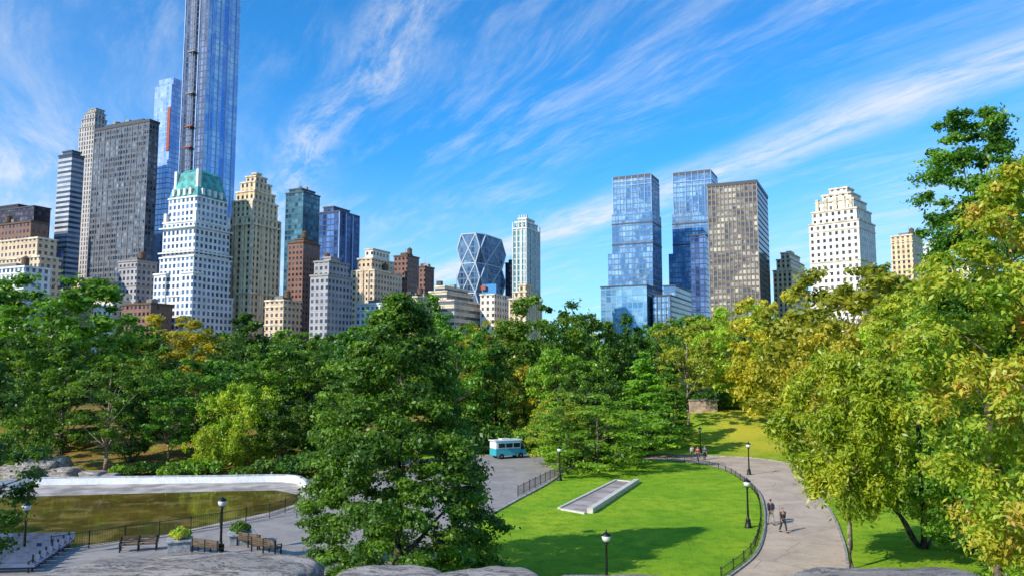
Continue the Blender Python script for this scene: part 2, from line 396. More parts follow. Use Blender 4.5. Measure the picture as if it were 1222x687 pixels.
def tr(var,px,d,top,wpx,pal,where='in the wood',light=False):
    x=bearing(px)[0]*d; R=wpx/2*d/F; h=zat(top,d)-tz(x,d)
    return put_tree(var,x,d,h,R,pal,where,light=light)
for a in [
 ('round0',58,128,330,190,'green'),('round1',-30,140,345,170,'mid'),('round2',203,158,376,135,'gold'),('oval0',292,150,374,95,'deep'),
 ('round1',350,165,394,95,'green'),('sparse1',405,175,400,80,'green'),('round2',500,165,352,110,'mid'),('round0',555,150,386,90,'green'),
 ('round1',590,145,382,90,'olive'),('round2',648,140,352,125,'green'),('round0',705,150,374,90,'mid'),('oval1',748,155,374,85,'deep'),
 ('sparse0',820,135,378,90,'olive'),('round1',890,150,364,110,'yellow'),('round0',1015,112,320,210,'olive'),('round2',935,132,348,120,'gold'),
 ('round1',1100,118,330,150,'olive'),('round2',1180,120,340,170,'green'),('oval1',150,150,374,70,'deep'),('round0',785,170,385,80,'green'),
 ('round1',850,170,380,80,'yellow'),('round0',440,170,388,90,'green'),
 ('cone0',78,102,402,85,'mid'),('round2',20,108,398,110,'mid'),('sparse1',132,94,425,110,'green'),('oval0',185,112,404,85,'mid'),
 ('round1',238,102,428,110,'mid'),('weep0',292,98,455,85,'yellow'),('round0',325,108,410,110,'green'),('oval1',372,106,405,90,'mid'),
 ('round2',420,118,397,90,'deep'),('round1',545,122,394,95,'green'),('oval0',592,124,410,85,'mid'),('round0',628,126,436,62,'gold'),
 ('round0',665,124,415,85,'bright'),('oval1',715,126,407,80,'green'),('cone0',768,112,420,90,'bright'),('cone0',797,124,438,60,'green'),
 ('flat0',712,96,470,150,'bright'),('flat0',668,102,468,70,'yellow'),('round1',700,112,442,90,'mid'),
 ('round2',905,165,418,100,'olive'),('sparse0',975,138,400,110,'yellow'),('round0',1000,100,385,110,'gold'),('sparse1',862,168,408,80,'olive'),('round2',935,150,410,80,'yellow'),
 ('round0',1075,80,372,140,'yellow'),('round1',1160,75,350,170,'green'),('oval0',35,92,442,70,'green'),('oval1',160,98,452,60,'deep'),
 ('sparse0',205,96,472,70,'green'),('weep0',262,94,505,60,'yellow'),('round2',340,98,472,70,'mid'),('oval0',395,100,460,80,'mid'),
]:
    tr(a[0],a[1],a[2],a[3],a[4],a[5],light=(a[1] in (132,820,975)))
rs=random.Random(5)
for row,(d,n) in enumerate(((195,17),(250,20))):
    for i in range(n):
        px=-60+1340*(i+rs.uniform(.2,.8))/n
        x=bearing(px)[0]*d; hh=rs.uniform(15.5,19) if row==0 else rs.uniform(17,20.5)
        put_tree(rs.choice(['farr0','farr1']),x,d+rs.uniform(-12,12),hh,rs.uniform(7.5,10),rs.choice(['green','deep','olive','mid','gold' if px>700 else 'deep']),'in the wood')
def hero(seed,px,d,top,R,pal,kind,base,ncl,nper,ls,crel,squash,label,light=False,dx=0,**k):
    x=bearing(px)[0]*d+dx; z=tz(x,d); h=zat(top,d)-z
    tm,cm=tree_mesh(seed,h,R,kind,base,ncl,nper,ls,crel,squash,**k)
    e=empty("park_tree",(x,d,z),0,label,"tree"); tm.materials.append(M_barkl if light else M_bark)
    mobj("trunk",tm,e); b=mobj("crown",cm,e); b.material_slots[0].material=PAL[pal]; return e
hero(101,478,46,350,6.5,'mid','hero',.02,480,290,.185,.13,.5,"big dark green tree with dense conical crown beside the plaza",trunk_r=.35,interior=.15)
hero(102,1006,49.5,415,3.3,'yellow','wide',.26,120,300,.18,.21,.9,"slender yellow green tree with drooping leaves beside the path",True,trunk_r=.17,droop=.8,elong=1.5)
hero(103,1092,55,345,4.9,'yellow','full',.10,230,270,.19,.16,.65,"bushy yellow green tree on the lawn",trunk_r=.22)
hero(104,1185,49,322,5.2,'green','full',.07,250,270,.18,.16,.65,"full bright green tree with low branches on the lawn",trunk_r=.25,droop=.3)
hero(105,1262,30,180,4.9,'orange','full',.22,320,290,.15,.15,.55,"tall autumn tree with yellow green and orange leaves",trunk_r=.25,droop=.5,elong=1.3)
hero(106,1176,37,134,2.7,'mid','wide',.48,260,220,.15,.22,.6,"tall dark green tree rising above the autumn tree",trunk_r=.25,interior=.35)
hero(107,-46,40,395,3.5,'deep','round',.10,110,260,.17,.2,.65,"dark green tree beside the rink edge",trunk_r=.25)
def shrub_mesh(seed,n=30,nper=140,ls=.15):
    rs=random.Random(seed); C=[];R=[];T=[]
    for i in range(n):
        a=rs.uniform(0,6.28); r=math.sqrt(rs.random())*.78; C.append((r*math.cos(a),r*math.sin(a),.22+.5*(1-r*r)*rs.uniform(.6,1.2))); R.append(rs.uniform(.16,.34)); T.append(rs.random())
    return leaves("shrub",np.array(C),np.array(R),np.array(T),nper,ls,.8,seed)
SH=[shrub_mesh(i) for i in range(3)]
def shrub(px,d,wm,hm,pal,lab="rounded leafy shrub on the bank"):
    x=bearing(px)[0]*d; o=mobj("shrub",random.choice(SH)); o.location=(x,d,tz(x,d)-.05); o.scale=(wm/2,wm/2,hm); o.rotation_euler=(0,0,random.uniform(0,6))
    o.material_slots[0].link='OBJECT'; o.material_slots[0].material=PAL[pal]; tag(o,lab,"shrub","shrubs along the park edges")
for px,d,wm,hm,pal in [(8,93,4,1.8,'green'),(150,91,3,1.3,'bright'),(175,91,4,1.6,'deep'),(215,90,4,1.8,'green'),
   (245,91,5,2.2,'bright'),(300,89,4,1.5,'green'),(325,90,5,2.2,'mid'),(350,90,5,2.4,'deep'),(380,92,5,3,'mid'),(410,96,6,3,'deep'),(440,102,6,3,'green'),(520,114,7,4,'mid'),(560,116,7,4.5,'deep'),(590,118,6,4,'mid'),
   (640,117,7,4,'mid'),(690,104,7,3,'deep'),(735,103,6,2.6,'mid'),(760,113,6,2.5,'mid'),(668,100,5,3,'bright'),(842,148,5,3.0,'deep'),(860,150,7,4.0,'deep'),(876,149,6,3.4,'green'),(905,158,7,3.5,'green'),
   (1200,47,2.6,1.5,'bright'),(1222,44,3.0,1.9,'bright'),(1160,54,2.2,1.1,'yellow'),(1175,45,2.2,1.4,'green'),(110,92,2.4,.9,'gold'),(5,60,3,2,'deep'),(792,132,8,4,'deep'),(815,150,8,4,'deep'),(950,160,8,4,'green'),(985,150,8,5,'olive'),(700,126,9,6,'deep'),(480,118,8,5,'deep')]:
    shrub(px,d,wm,hm,pal)
# ---------------------------------------------------------------- rocks
def rockmat():
    m,t,p=newmat("schist_rock"); tc=t.new('ShaderNodeNewGeometry').outputs['Position']
    mp=t.new('ShaderNodeMapping'); t.put(mp.inputs[0],tc); mp.inputs['Rotation'].default_value=(.25,.15,.6); mp.inputs['Scale'].default_value=(.7,2.4,5)
    n1=t.noise(mp.outputs[0],1.6,10,.72,.6); n2=t.noise(tc,16,8,.78); n3=t.noise(tc,1.3,5,.6)
    c=t.mix(t.rng(n1,.36,.62),(.68,.57,.48),(.40,.33,.28)); c=t.mix(t.rng(n3,.42,.62,0,.6),c,(.50,.46,.43)); c=t.mix(t.rng(n2,.5,.66,0,.75),c,(.15,.125,.105)); c=t.mix(t.rng(n2,.3,.42,.6,0),c,(.76,.69,.61))
    ridge=t.m('ABSOLUTE',t.m('SUBTRACT',n1,.5)); crack=t.rng(ridge,0,.022,1,0); c=t.mix(t.m('MULTIPLY',crack,.6),c,(.07,.055,.045))
    t.put(p.inputs['Base Color'],c); p.inputs['Roughness'].default_value=.85
    b=t.new('ShaderNodeBump'); b.inputs['Strength'].default_value=1; b.inputs['Distance'].default_value=.12
    t.put(b.inputs['Height'],t.m('SUBTRACT',t.m('ADD',n1,t.m('MULTIPLY',n2,.5)),t.m('MULTIPLY',crack,.4))); t.put(p.inputs['Normal'],b.outputs[0]); return m
M_rock=rockmat()
def rock(x,y,z,rx,ry,rz,seed,label,sub=6,amp=.22):
    bm=bmesh.new(); bmesh.ops.create_icosphere(bm,subdivisions=sub,radius=1)
    for v in bm.verts:
        q=v.co.copy()
        k=(abs(q.x)**6+abs(q.y)**6+abs(q.z)**6)**(1/6); q/=max(k,.2)
        n=mnoise.fractal(Vector((q.x*rx*.8+seed,q.y*ry*.8,q.z*2)),.9,2.1,6)
        n2=mnoise.noise(Vector((q.x*rx*1.3+seed*2,q.y*ry,0)))
        r=1+.12*n
        v.co=Vector((q.x*rx*r,q.y*ry*r,q.z*rz*(1+amp*n*.5)+ (math.floor(n2*4)/4)*amp*.3*rz))
    zs=sorted(v.co.z for v in bm.verts); mz=zs[int(len(zs)*.97)]
    for v in bm.verts: v.co.z+=rz-mz
    me=bpy.data.meshes.new("rock"); bm.to_mesh(me); bm.free()
    me.polygons.foreach_set('use_smooth',[True]*len(me.polygons))
    o=mobj("rock_outcrop",me,None,[M_rock],(x,y,z)); o.rotation_euler=(0,random.uniform(-.01,.01),random.uniform(-.08,.08)); tag(o,label,"rock"); return o
def fr(p0,p1,top,d,seed):
    de=d+.9; x0=bearing(p0,680)[0]*de; x1=bearing(p1,680)[0]*de; zt=zat(top,de)
    rock((x0+x1)/2,d,zt-.6,(x1-x0)/2,1.0,.6,seed,"grey weathered schist rock outcrop with a flat top",6,.15)
fr(84,402,657,8,1); fr(404,540,668,7.8,5); fr(515,655,671,7.6,29); fr(640,850,679,8,9); fr(925,1180,670,7.8,13); fr(-150,82,686,8,17)
for i,(px,wm,hm) in enumerate([(35,3,2.0),(58,3.8,2.6),(85,2.8,1.6),(18,2.8,2),(118,2.4,1.4),(48,3,3.4),(75,2.4,2.8),(100,1.6,1.1),(138,1.8,1.0)]):
    y=88.6+(i%4)*.8+(2 if hm>2.5 else 0); x=bearing(px)[0]*y; rock(x,y,tz(x,y)+hm*.18,wm/2,wm/2,hm/2,20+i,"pale boulder on the bank above the rink",4)
# ---------------------------------------------------------------- facades
def facade(name,wall,g0,g1,bay,fl,wf,hf,grough=.12,colvar=0.,met=0.,wrough=.85,refl=.3,spandrel=None):
    m,t,p=newmat(name); uv=t.new('ShaderNodeUVMap'); sp=t.new('ShaderNodeSeparateXYZ'); t.put(sp.inputs[0],uv.outputs[0])
    u=t.m('DIVIDE',sp.outputs[0],bay); v=t.m('DIVIDE',sp.outputs[1],fl)
    fu=t.m('FRACT',u); fv=t.m('FRACT',v)
    mu=t.m('LESS_THAN',t.m('ABSOLUTE',t.m('SUBTRACT',fu,.5)),wf/2); mv=t.m('LESS_THAN',t.m('ABSOLUTE',t.m('SUBTRACT',fv,.5)),hf/2)
    mask=t.m('MULTIPLY',mu,mv)
    cc=t.new('ShaderNodeCombineXYZ'); t.put(cc.inputs[0],t.m('FLOOR',u)); t.put(cc.inputs[1],t.m('FLOOR',v))
    wn=t.new('ShaderNodeTexWhiteNoise',noise_dimensions='3D'); t.put(wn.inputs['Vector'],cc.outputs[0])
    wc=t.new('ShaderNodeTexWhiteNoise',noise_dimensions='1D'); t.put(wc.inputs['W'],t.m('FLOOR',u))
    big=t.noise(uv.outputs[0],.045,5,.65,1.2)
    r=t.m('ADD',t.m('MULTIPLY',t.m('POWER',wn.outputs[0],2.0),.75*(1-colvar)),t.m('MULTIPLY',wc.outputs[0],colvar))
    r=t.m('ADD',r,t.m('MULTIPLY',t.m('SUBTRACT',t.rng(big,.38,.62),.5),refl*2),clamp=True)  # broad noise paints sky reflections into the window colour
    gc=t.mix(r,g0,g1)
    wnz=t.noise(uv.outputs[0],.12,5,.6); wallc=t.mix(t.rng(wnz,.3,.7),tuple(min(1,x*1.1) for x in wall),tuple(x*.78 for x in wall))
    fbm=t.m('LESS_THAN',fv,.12); wallc=t.mix(t.m('MULTIPLY',fbm,.3),wallc,tuple(x*.5 for x in wall))
    if spandrel: wallc=t.mix(mu,wallc,spandrel)
    t.put(p.inputs['Base Color'],t.mix(mask,wallc,gc))
    t.put(p.inputs['Roughness'],t.m('ADD',t.m('MULTIPLY',mask,grough-wrough),wrough))
    t.put(p.inputs['Metallic'],t.m('MULTIPLY',mask,met))
    b=t.new('ShaderNodeBump'); b.inputs['Strength'].default_value=.5; b.inputs['Distance'].default_value=.3
    t.put(b.inputs['Height'],t.m('SUBTRACT',1.0,mask)); t.put(p.inputs['Normal'],b.outputs[0]); return m
FM={
 'white':facade("white_brick_facade",(.84,.82,.78),(.02,.05,.13),(.20,.34,.58),3.4,3.9,.54,.60),
 'cream':facade("cream_stone_facade",(.88,.80,.68),(.03,.03,.04),(.22,.19,.18),3.8,4.2,.44,.52),
 'beige':facade("beige_brick_facade",(.88,.66,.38),(.03,.03,.04),(.2,.17,.16),3.6,3.9,.48,.56,spandrel=(.62,.42,.24)),
 'tan':facade("tan_brick_facade",(.76,.56,.37),(.03,.035,.05),(.18,.18,.22),3.5,3.8,.50,.52),
 'brown':facade("brown_brick_facade",(.27,.14,.10),(.015,.015,.025),(.12,.12,.15),3.2,3.7,.55,.5),
 'grey':facade("grey_stone_facade",(.46,.42,.41),(.025,.04,.08),(.16,.2,.3),3.4,3.8,.55,.55),
 'lgrey':facade("light_grey_banded_facade",(.60,.58,.59),(.03,.05,.09),(.2,.25,.34),40,4.2,.99,.5,refl=.15),
 'gridgrey':facade("dark_grey_grid_facade",(.17,.17,.19),(.02,.035,.06),(.34,.38,.42),2.8,4.4,.72,.6,.1,0,.3,refl=.35),
 'beigegrey':facade("beige_grey_pier_facade",(.60,.51,.44),(.04,.05,.08),(.16,.18,.24),3.4,4.2,.5,.72),
 'paleblue':facade("pale_blue_glass_facade",(.42,.52,.80),(.20,.36,.74),(.55,.70,.96),3.4,4.4,.84,.82,.1,.5,.25,.4),
 'bluereflbright':facade("blue_glass_bright_refl_facade",(.30,.52,.95),(.06,.30,.88),(.55,.82,1.0),4.0,5,.86,.88,.08,.75,.15,.35,refl=.3),
 'bluerefldark':facade("blue_glass_dark_refl_facade",(.05,.07,.13),(.008,.018,.06),(.30,.38,.58),3.2,5,.66,.8,.1,.75,.2,.4,refl=.15),
 'teal':facade("teal_glass_facade",(.05,.12,.15),(.01,.05,.09),(.14,.34,.40),3.2,4.4,.82,.7,.1,.1,.2,.4),
 'navy':facade("navy_glass_facade",(.03,.06,.14),(.01,.03,.12),(.17,.29,.58),3.6,4.4,.84,.80,.08,.6,.25,.4),
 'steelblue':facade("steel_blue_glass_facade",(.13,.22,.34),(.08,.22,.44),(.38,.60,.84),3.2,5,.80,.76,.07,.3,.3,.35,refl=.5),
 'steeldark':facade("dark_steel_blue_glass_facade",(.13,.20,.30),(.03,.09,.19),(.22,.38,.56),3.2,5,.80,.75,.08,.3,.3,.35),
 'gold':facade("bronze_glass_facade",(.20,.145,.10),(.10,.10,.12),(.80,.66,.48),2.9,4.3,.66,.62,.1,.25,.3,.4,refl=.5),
 'bronze':facade("shaded_bronze_glass_facade",(.04,.034,.03),(.012,.012,.018),(.08,.07,.07),2.8,4.2,.7,.7,.1,.1,.2),
 'slim':facade("pale_green_tower_facade",(.62,.67,.60),(.06,.16,.20),(.24,.42,.44),3.0,4.2,.58,.8,.12,.2,.1),
 'blackish':facade("black_glass_facade",(.05,.04,.06),(.012,.012,.02),(.2,.16,.24),3.0,4.2,.8,.6),
 'ribbon':facade("beige_ribbon_window_facade",(.76,.64,.46),(.04,.05,.07),(.22,.24,.28),30,4.4,.98,.45,refl=.1),
 'glasslight':facade("light_glass_podium_facade",(.25,.42,.55),(.08,.26,.50),(.36,.62,.82),4.5,5.5,.86,.84,.08,.2,.3,.3),
}
M_roof=simple("roof_gravel",(.25,.23,.22),.9); M_trimL=simple("stone_trim",(.80,.66,.48),.8,scale=.3); M_trimW=simple("white_trim",(.84,.82,.77),.8,scale=.3,var=.1)
M_trimD=simple("dark_metal_trim",(.06,.06,.07),.5); M_copper=simple("green_copper_roof",(.06,.38,.35),.6,var=.35,scale=.3,bump=.2); M_tank=simple("wood_tank",(.16,.10,.06),.9)
M_orange=simple("orange_netting",(.5,.10,.04),.7,var=.3)
M_fin=simple("pale_blue_glass_fin",(.42,.58,.82),.25,var=.1,scale=.1)
TRIM={'white':M_trimW,'cream':M_trimL,'beige':M_trimL,'tan':M_trimL,'brown':M_tank,'grey':M_kerb,'ribbon':M_trimL,'beigegrey':M_kerb,'slim':M_trimW}
PSI=25.0
TANK=lathe("water_tank",[(1.8,0),(1.8,3.4),(2.0,3.45),(0.05,5.0)],12,False); TLEG=boxes("tank_leg",[(-.12,.12,-.12,.12,-2.0,.05)])
class Bd:
    def __init__(s,label,pL,pC,pR,py,d,name='office_tower',cat='building',psi=PSI,Dmin=9,Dmax=60):
        ps=math.radians(psi); bL,bC,bR=[bearing(q,py)[0] for q in (pL,pC,pR)]
        Cx,Cy=bC*d,d
        s.W=(Cx-bL*Cy)/(math.cos(ps)+bL*math.sin(ps))
        den=math.sin(ps)-bR*math.cos(ps)
        s.D=(bR*Cy-Cx)/den if den>.02 else Dmax
        s.D=max(Dmin,min(Dmax,s.D)); s.d=d
        x=Cx-s.W*math.cos(ps); y=Cy+s.W*math.sin(ps); s.g=tz(x,y)-1
        s.root=empty(name,(x,y,s.g),-ps,label,cat)
    def z(s,py): return zat(py,s.d)-s.g
    def tiers(s,T,mat,matB=None,cornice=True,ch=1.0):
        V=[];Fc=[];UV=[];MI=[]; RV=[];RF=[]; m=FM[mat]
        for k,tt in enumerate(T):
            x0,x1,y0,y1=tt[0]*s.W,tt[1]*s.W,tt[2]*s.D,tt[3]*s.D; z1=s.z(tt[4]); z0=s.z(tt[5]) if len(tt)>5 else 0
            b=len(V); V+=[(x0,y0,z0),(x1,y0,z0),(x1,y1,z0),(x0,y1,z0),(x0,y0,z1),(x1,y0,z1),(x1,y1,z1),(x0,y1,z1)]
            for i,(a,c,L,mi) in enumerate(((0,1,x1-x0,0),(1,2,y1-y0,1),(2,3,x1-x0,0),(3,0,y1-y0,0))):
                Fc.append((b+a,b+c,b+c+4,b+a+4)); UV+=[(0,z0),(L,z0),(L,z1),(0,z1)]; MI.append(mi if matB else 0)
            r=len(RV); RV+=[(x0,y0,z1-.3),(x1,y0,z1-.3),(x1,y1,z1-.3),(x0,y1,z1-.3)]; RF.append((r,r+1,r+2,r+3))
            if cornice:
                o_=.45; h=ch; tm=TRIM.get(mat,M_trimD); w_=.9
                lst=[(x0-o_,x1+o_,y0-o_,y0+w_-o_,z1-h*.4,z1+h*.6),(x0-o_,x1+o_,y1-w_+o_,y1+o_,z1-h*.4,z1+h*.6),
                     (x0-o_,x0+w_-o_,y0+w_-o_,y1-w_+o_,z1-h*.4,z1+h*.6),(x1-w_+o_,x1+o_,y0+w_-o_,y1-w_+o_,z1-h*.4,z1+h*.6)]
                mobj("cornice",boxes("cornice",lst),s.root,[tm])
        me=pymesh("facade",V,Fc); uv=me.uv_layers.new(name="UVMap")
        for i,q in enumerate(UV): uv.data[i].uv=q
        me.materials.append(m)
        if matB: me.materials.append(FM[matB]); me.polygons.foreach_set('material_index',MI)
        link(bpy.data.objects.new("facade",me),s.root)
        mobj("roof",pymesh("roof",RV,RF),s.root,[M_roof]); return s
    def box(s,name,x0,x1,y0,y1,p0,p1,mat):
        return mobj(name,boxes(name,[(x0*s.W,x1*s.W,y0*s.D,y1*s.D,s.z(p0),s.z(p1))]),s.root,[mat])
    def tank(s,x,y,py):
        e=mobj("water_tank",TANK,s.root,[M_tank],(x*s.W,y*s.D,s.z(py)+2)); 
        for a,b in ((1,1),(1,-1),(-1,1),(-1,-1)): mobj("leg",TLEG,e,[M_trimD],(a*1.1,b*1.1,0))
    def clutter(s,py,seed,x0=.1,x1=.9):
        r=random.Random(seed)
        for k in range(4):
            x=r.uniform(x0,x1-.15)*s.W; y=r.uniform(.1,.7)*s.D; w_=r.uniform(1.5,4.5); h=r.uniform(1.5,4); z=s.z(py)-.28
            mobj("roof_unit",boxes("roof_unit",[(x,x+w_,y,y+w_*.8,z,z+h)]),s.root,[r.choice([M_roof,M_trimD,M_kerb])])
        x,y=r.uniform(.3,.7)*s.W,.5*s.D; z=s.z(py)
        mobj("mast",tubes("mast",[([(x,y,z-.3),(x,y,z+r.uniform(6,11))],[.16,.06])],5),s.root,[M_trimD])
    def fins(s,n,py0,py1,mat,face='A',dep=.6,wd=.35):
        z0,z1=s.z(py1),s.z(py0)
        for i in range(n+1):
            if face=='A': x=i/n*s.W; bx=(x-wd/2,x+wd/2,-dep,-.01,z0,z1)
            else: y=i/n*s.D; bx=(s.W+.01,s.W+dep,y-wd/2,y+wd/2,z0,z1)
            mobj("pier",boxes("pier",[bx]),s.root,[mat])
    def bands(s,rows,mat,x0=0,x1=1,y0=0,y1=1,h=.7,o=.35):
        for py in rows:
            z=s.z(py); X0,X1,Y0,Y1=x0*s.W,x1*s.W,y0*s.D,y1*s.D
            mobj("string_course",boxes("string_course",[(X0-o,X1+o,Y0-o,Y0-.01,z,z+h),(X1+.01,X1+o,Y0,Y1,z,z+h)]),s.root,[mat])
FULL=(0,1,0,1); SEED=[0]
def simpleb(label,pL,pC,pR,py,d,top,mat,name='apartment_building',ph=True,tank=False,**k):
    b=Bd(label,pL,pC,pR,py,d,name,**k); b.tiers([(0,1,0,1,top)],mat)
    if ph: b.box("penthouse",.25,.7,.25,.75,top,top-5*600/d*.9,M_roof if mat!='brown' else M_tank)
    if tank: b.tank(.8,.4,top)
    SEED[0]+=1; b.clutter(top,SEED[0])
    if mat in('white','tan','cream','beige','grey'): b.bands([top+8,top+30],TRIM[mat])
    return b
b=Bd("black glass office block with flat roof",-60,40,60,260,600); b.tiers([FULL+(246,),(.0,.8,.1,.9,241,246)],'blackish')
b=Bd("beige apartment building with dark brown upper storeys",-50,48,74,300,440,'apartment_building'); b.tiers([(0,1,0,1,306),(.1,.95,.05,.95,283,306)],'tan')
b.tiers([(.2,.85,.1,.9,262,283)],'brown'); b.tank(.5,.4,262); b.clutter(262,77,.2,.8)
simpleb("pale stone apartment building with rows of windows",-30,30,62,310,410,318,'white',tank=True)
simpleb("blue glass office block between the stone buildings",38,60,76,300,500,296,'navy')
simpleb("beige low apartment building beside the dark tower",76,110,150,335,500,334,'tan')
simpleb("grey stone apartment building with rooftop tank",141,163,187,330,470,311,'grey',tank=True)
simpleb("low brown building with flat roof",145,180,206,365,430,362,'brown',ph=False)
simpleb("small cream building with flat roof among the towers",112,135,156,355,440,350,'cream',ph=False)
simpleb("teal glass office block between brick towers",350,368,384,340,560,322,'teal')
simpleb("dark blue glass block beside the hotel",262,272,284,330,560,300,'navy')
b=Bd("slim light grey tower with horizontal bands",68,84,99,220,640); b.tiers([FULL+(184,),(.15,.85,.15,.85,179,184)],'lgrey')
b=Bd("tall beige grey tower with stepped curved crown",92,110,127,200,700); b.tiers([FULL+(150,),(.08,.95,.05,.9,140,150),(.2,.9,.1,.85,133,140),(.35,.85,.2,.8,128,133)],'beigegrey')
b=Bd("dark grey slab tower with window grid",111,176,186,200,600); b.tiers([FULL+(144,)],'gridgrey',cornice=True,ch=2); b.fins(10,144,380,M_kerb,dep=.4,wd=.25)
b.box("penthouse",.15,.85,.2,.8,144,139,M_trimD); b.clutter(139,3)
b=Bd("pale blue glass tower with a sloped top",183,203,219,150,650); b.tiers([FULL+(100,),(.15,1,.1,.9,92,100)],'paleblue',cornice=False)
b.box("netting",.84,1.0,-.04,-.005,180,128,M_orange)
b=Bd("very tall blue glass skyscraper with dark striped side",217,246,284,100,600)
b.tiers([FULL+(-45,)],'bluerefldark','bluereflbright',cornice=False)  # separate glass tones per face paint their differing reflections into the colour
zt=b.z(-45)
for i in range(4): mobj("glass_fin",boxes("glass_fin",[(b.W+.05,b.W+.6,b.D*(i+.5)/4-.35,b.D*(i+.5)/4+.35,0,zt)]),b.root,[M_fin])
for i in (0,3): mobj("glass_fin",boxes("glass_fin",[(b.W*(i+.2)/5-.35,b.W*(i+.2)/5+.35,-.5,-.05,0,zt)]),b.root,[M_fin])
lines=[]
for cx_ in (0.0,2.2):
    for cy_ in (0.0,1.8): lines.append(([(cx_,cy_,0),(cx_,cy_,zt)],[.2,.2]))
k=0.0;s_=0
while k<zt-4:
    lines.append(([(0 if s_ else 2.2,0,k),(2.2 if s_ else 0,0,k+4)],[.12,.12])); k+=4; s_^=1
mobj("hoist_mast",tubes("hoist_mast",lines,5,False),b.root,[simple("hoist_steel",(.30,.32,.38),.5)],(b.W*.42,-2.6,0))
for i,pyb in enumerate((60,110,150,175)): b.box("hoist_platform",.32,.6,-.1,-.02,pyb,pyb-1.2,M_orange if i>1 else M_kerb)
# copper roof hotel
b=Bd("white brick hotel tower with green copper mansard roof",186,231,279,330,450,'hotel_tower')
b.tiers([(0,1,0,1,352),(.05,.95,.03,.97,305,352),(.07,.93,.06,.93,262,305),(.12,.88,.12,.88,232,262),(-.02,.3,-.03,.2,325),(.72,1.02,-.03,.2,325)],'white')
x0,x1,y0,y1=.12*b.W,.88*b.W,.12*b.D,.88*b.D; z0,z1,z2=b.z(231),b.z(200),b.z(194); i_=.14
V=[(x0,y0,z0),(x1,y0,z0),(x1,y1,z0),(x0,y1,z0)]; dx=(x1-x0)*i_; dy=(y1-y0)*i_
V+=[(x0+dx,y0+dy,z1),(x1-dx,y0+dy,z1),(x1-dx,y1-dy,z1),(x0+dx,y1-dy,z1)]; dx*=2.4; dy*=2.4
V+=[(x0+dx,y0+dy,z2),(x1-dx,y0+dy,z2),(x1-dx,y1-dy,z2),(x0+dx,y1-dy,z2)]
Fm=[(a,(a+1)%4,(a+1)%4+4,a+4) for a in range(4)]+[(a+4,(a+1)%4+4,(a+1)%4+8,a+8) for a in range(4)]+[(8,9,10,11)]
mobj("mansard_roof",pymesh("mansard_roof",V,Fm),b.root,[M_copper])
for fx in (.2,.78): b.box("chimney",fx,fx+.06,.16,.24,235,198,M_trimW)
for k in range(4):
    fx=.22+.15*k; mobj("dormer",boxes("dormer",[(fx*b.W,(fx+.06)*b.W,.10*b.D,.22*b.D,b.z(229),b.z(221))]),b.root,[M_trimW])
for k in range(4):
    fy=.22+.15*k; mobj("dormer",boxes("dormer",[(.80*b.W,.91*b.W,fy*b.D,(fy+.06)*b.D,b.z(229),b.z(221))]),b.root,[M_trimW])
b.bands([300,270],M_trimW,.05,.95,.03,.97,.8,.9)
for fx,fy in ((.07,.06),(.86,.06),(.86,.86)): b.box("turret",fx,fx+.07,fy,fy+.07,262,250,M_trimW)
# beige deco tower
b=Bd("tall beige art deco apartment tower with stepped crown",272,300,333,300,480,'apartment_tower')
b.tiers([FULL+(258,),(.05,.95,.05,.95,238,258),(.12,.9,.12,.88,226,238),(.2,.82,.2,.8,214,226),(.3,.72,.3,.7,206,214),(.42,.6,.42,.6,201,206)],'beige')
b.fins(3,258,400,M_trimL,dep=1.0,wd=.8); b.fins(3,258,400,M_trimL,'B',dep=1.0,wd=.8); b.bands([268,350],M_trimL,h=.9,o=1.2)
for fx,fy in ((.05,.03),(.85,.03),(.85,.85),(.14,.1),(.8,.1)): b.box("turret",fx,fx+.09,fy,fy+.09,258,236,M_trimL)
simpleb("tan apartment building with terraces",316,338,360,375,455,358,'tan',tank=True)
b=Bd("teal glass tower with flat roof",340,361,381,270,620); b.tiers([FULL+(229,),(.1,.8,.1,.9,224,229)],'teal'); b.clutter(224,9)
b=Bd("brown brick tower block",343,361,381,330,530); b.tiers([FULL+(289,),(.2,.8,.2,.8,284,289)],'brown'); b.tank(.5,.5,284)
b=Bd("navy blue glass tower with pale vertical fins",380,404,428,300,600); b.tiers([FULL+(252,),(.1,.6,.1,.9,245,252)],'navy'); b.fins(3,252,380,M_fin,'B',.5,.8)
b=Bd("grey stone apartment tower with setbacks",370,391,420,350,450,'apartment_tower'); b.tiers([FULL+(328,),(.08,.92,.08,.92,311,328),(.3,.7,.3,.7,305,311)],'grey'); b.tank(.2,.5,311)
b=Bd("beige apartment building with arcaded penthouse",420,447,480,330,520,'apartment_building'); b.tiers([FULL+(322,),(.1,.75,.1,.9,307,322)],'tan'); b.tiers([(.3,.65,.2,.8,295,307)],'cream'); b.fins(4,322,380,M_trimL,dep=.8,wd=.8); b.tank(.85,.5,322)
simpleb("brown brick apartment block",470,486,500,320,560,305,'brown',tank=True)
simpleb("dark brown office block",496,507,518,330,600,318,'brown')
b=Bd("beige building with ribbon windows and stepped roof",512,542,576,360,500,'office_building'); b.tiers([FULL+(358,),(0,.7,0,.9,347,358),(.1,.5,.1,.9,340,347)],'ribbon'); b.clutter(340,12,.1,.5)
simpleb("tan brick building with rooftop tank",478,498,516,360,480,354,'tan',tank=True)
simpleb("grey apartment building behind the trees",425,455,482,360,470,362,'white',tank=True)
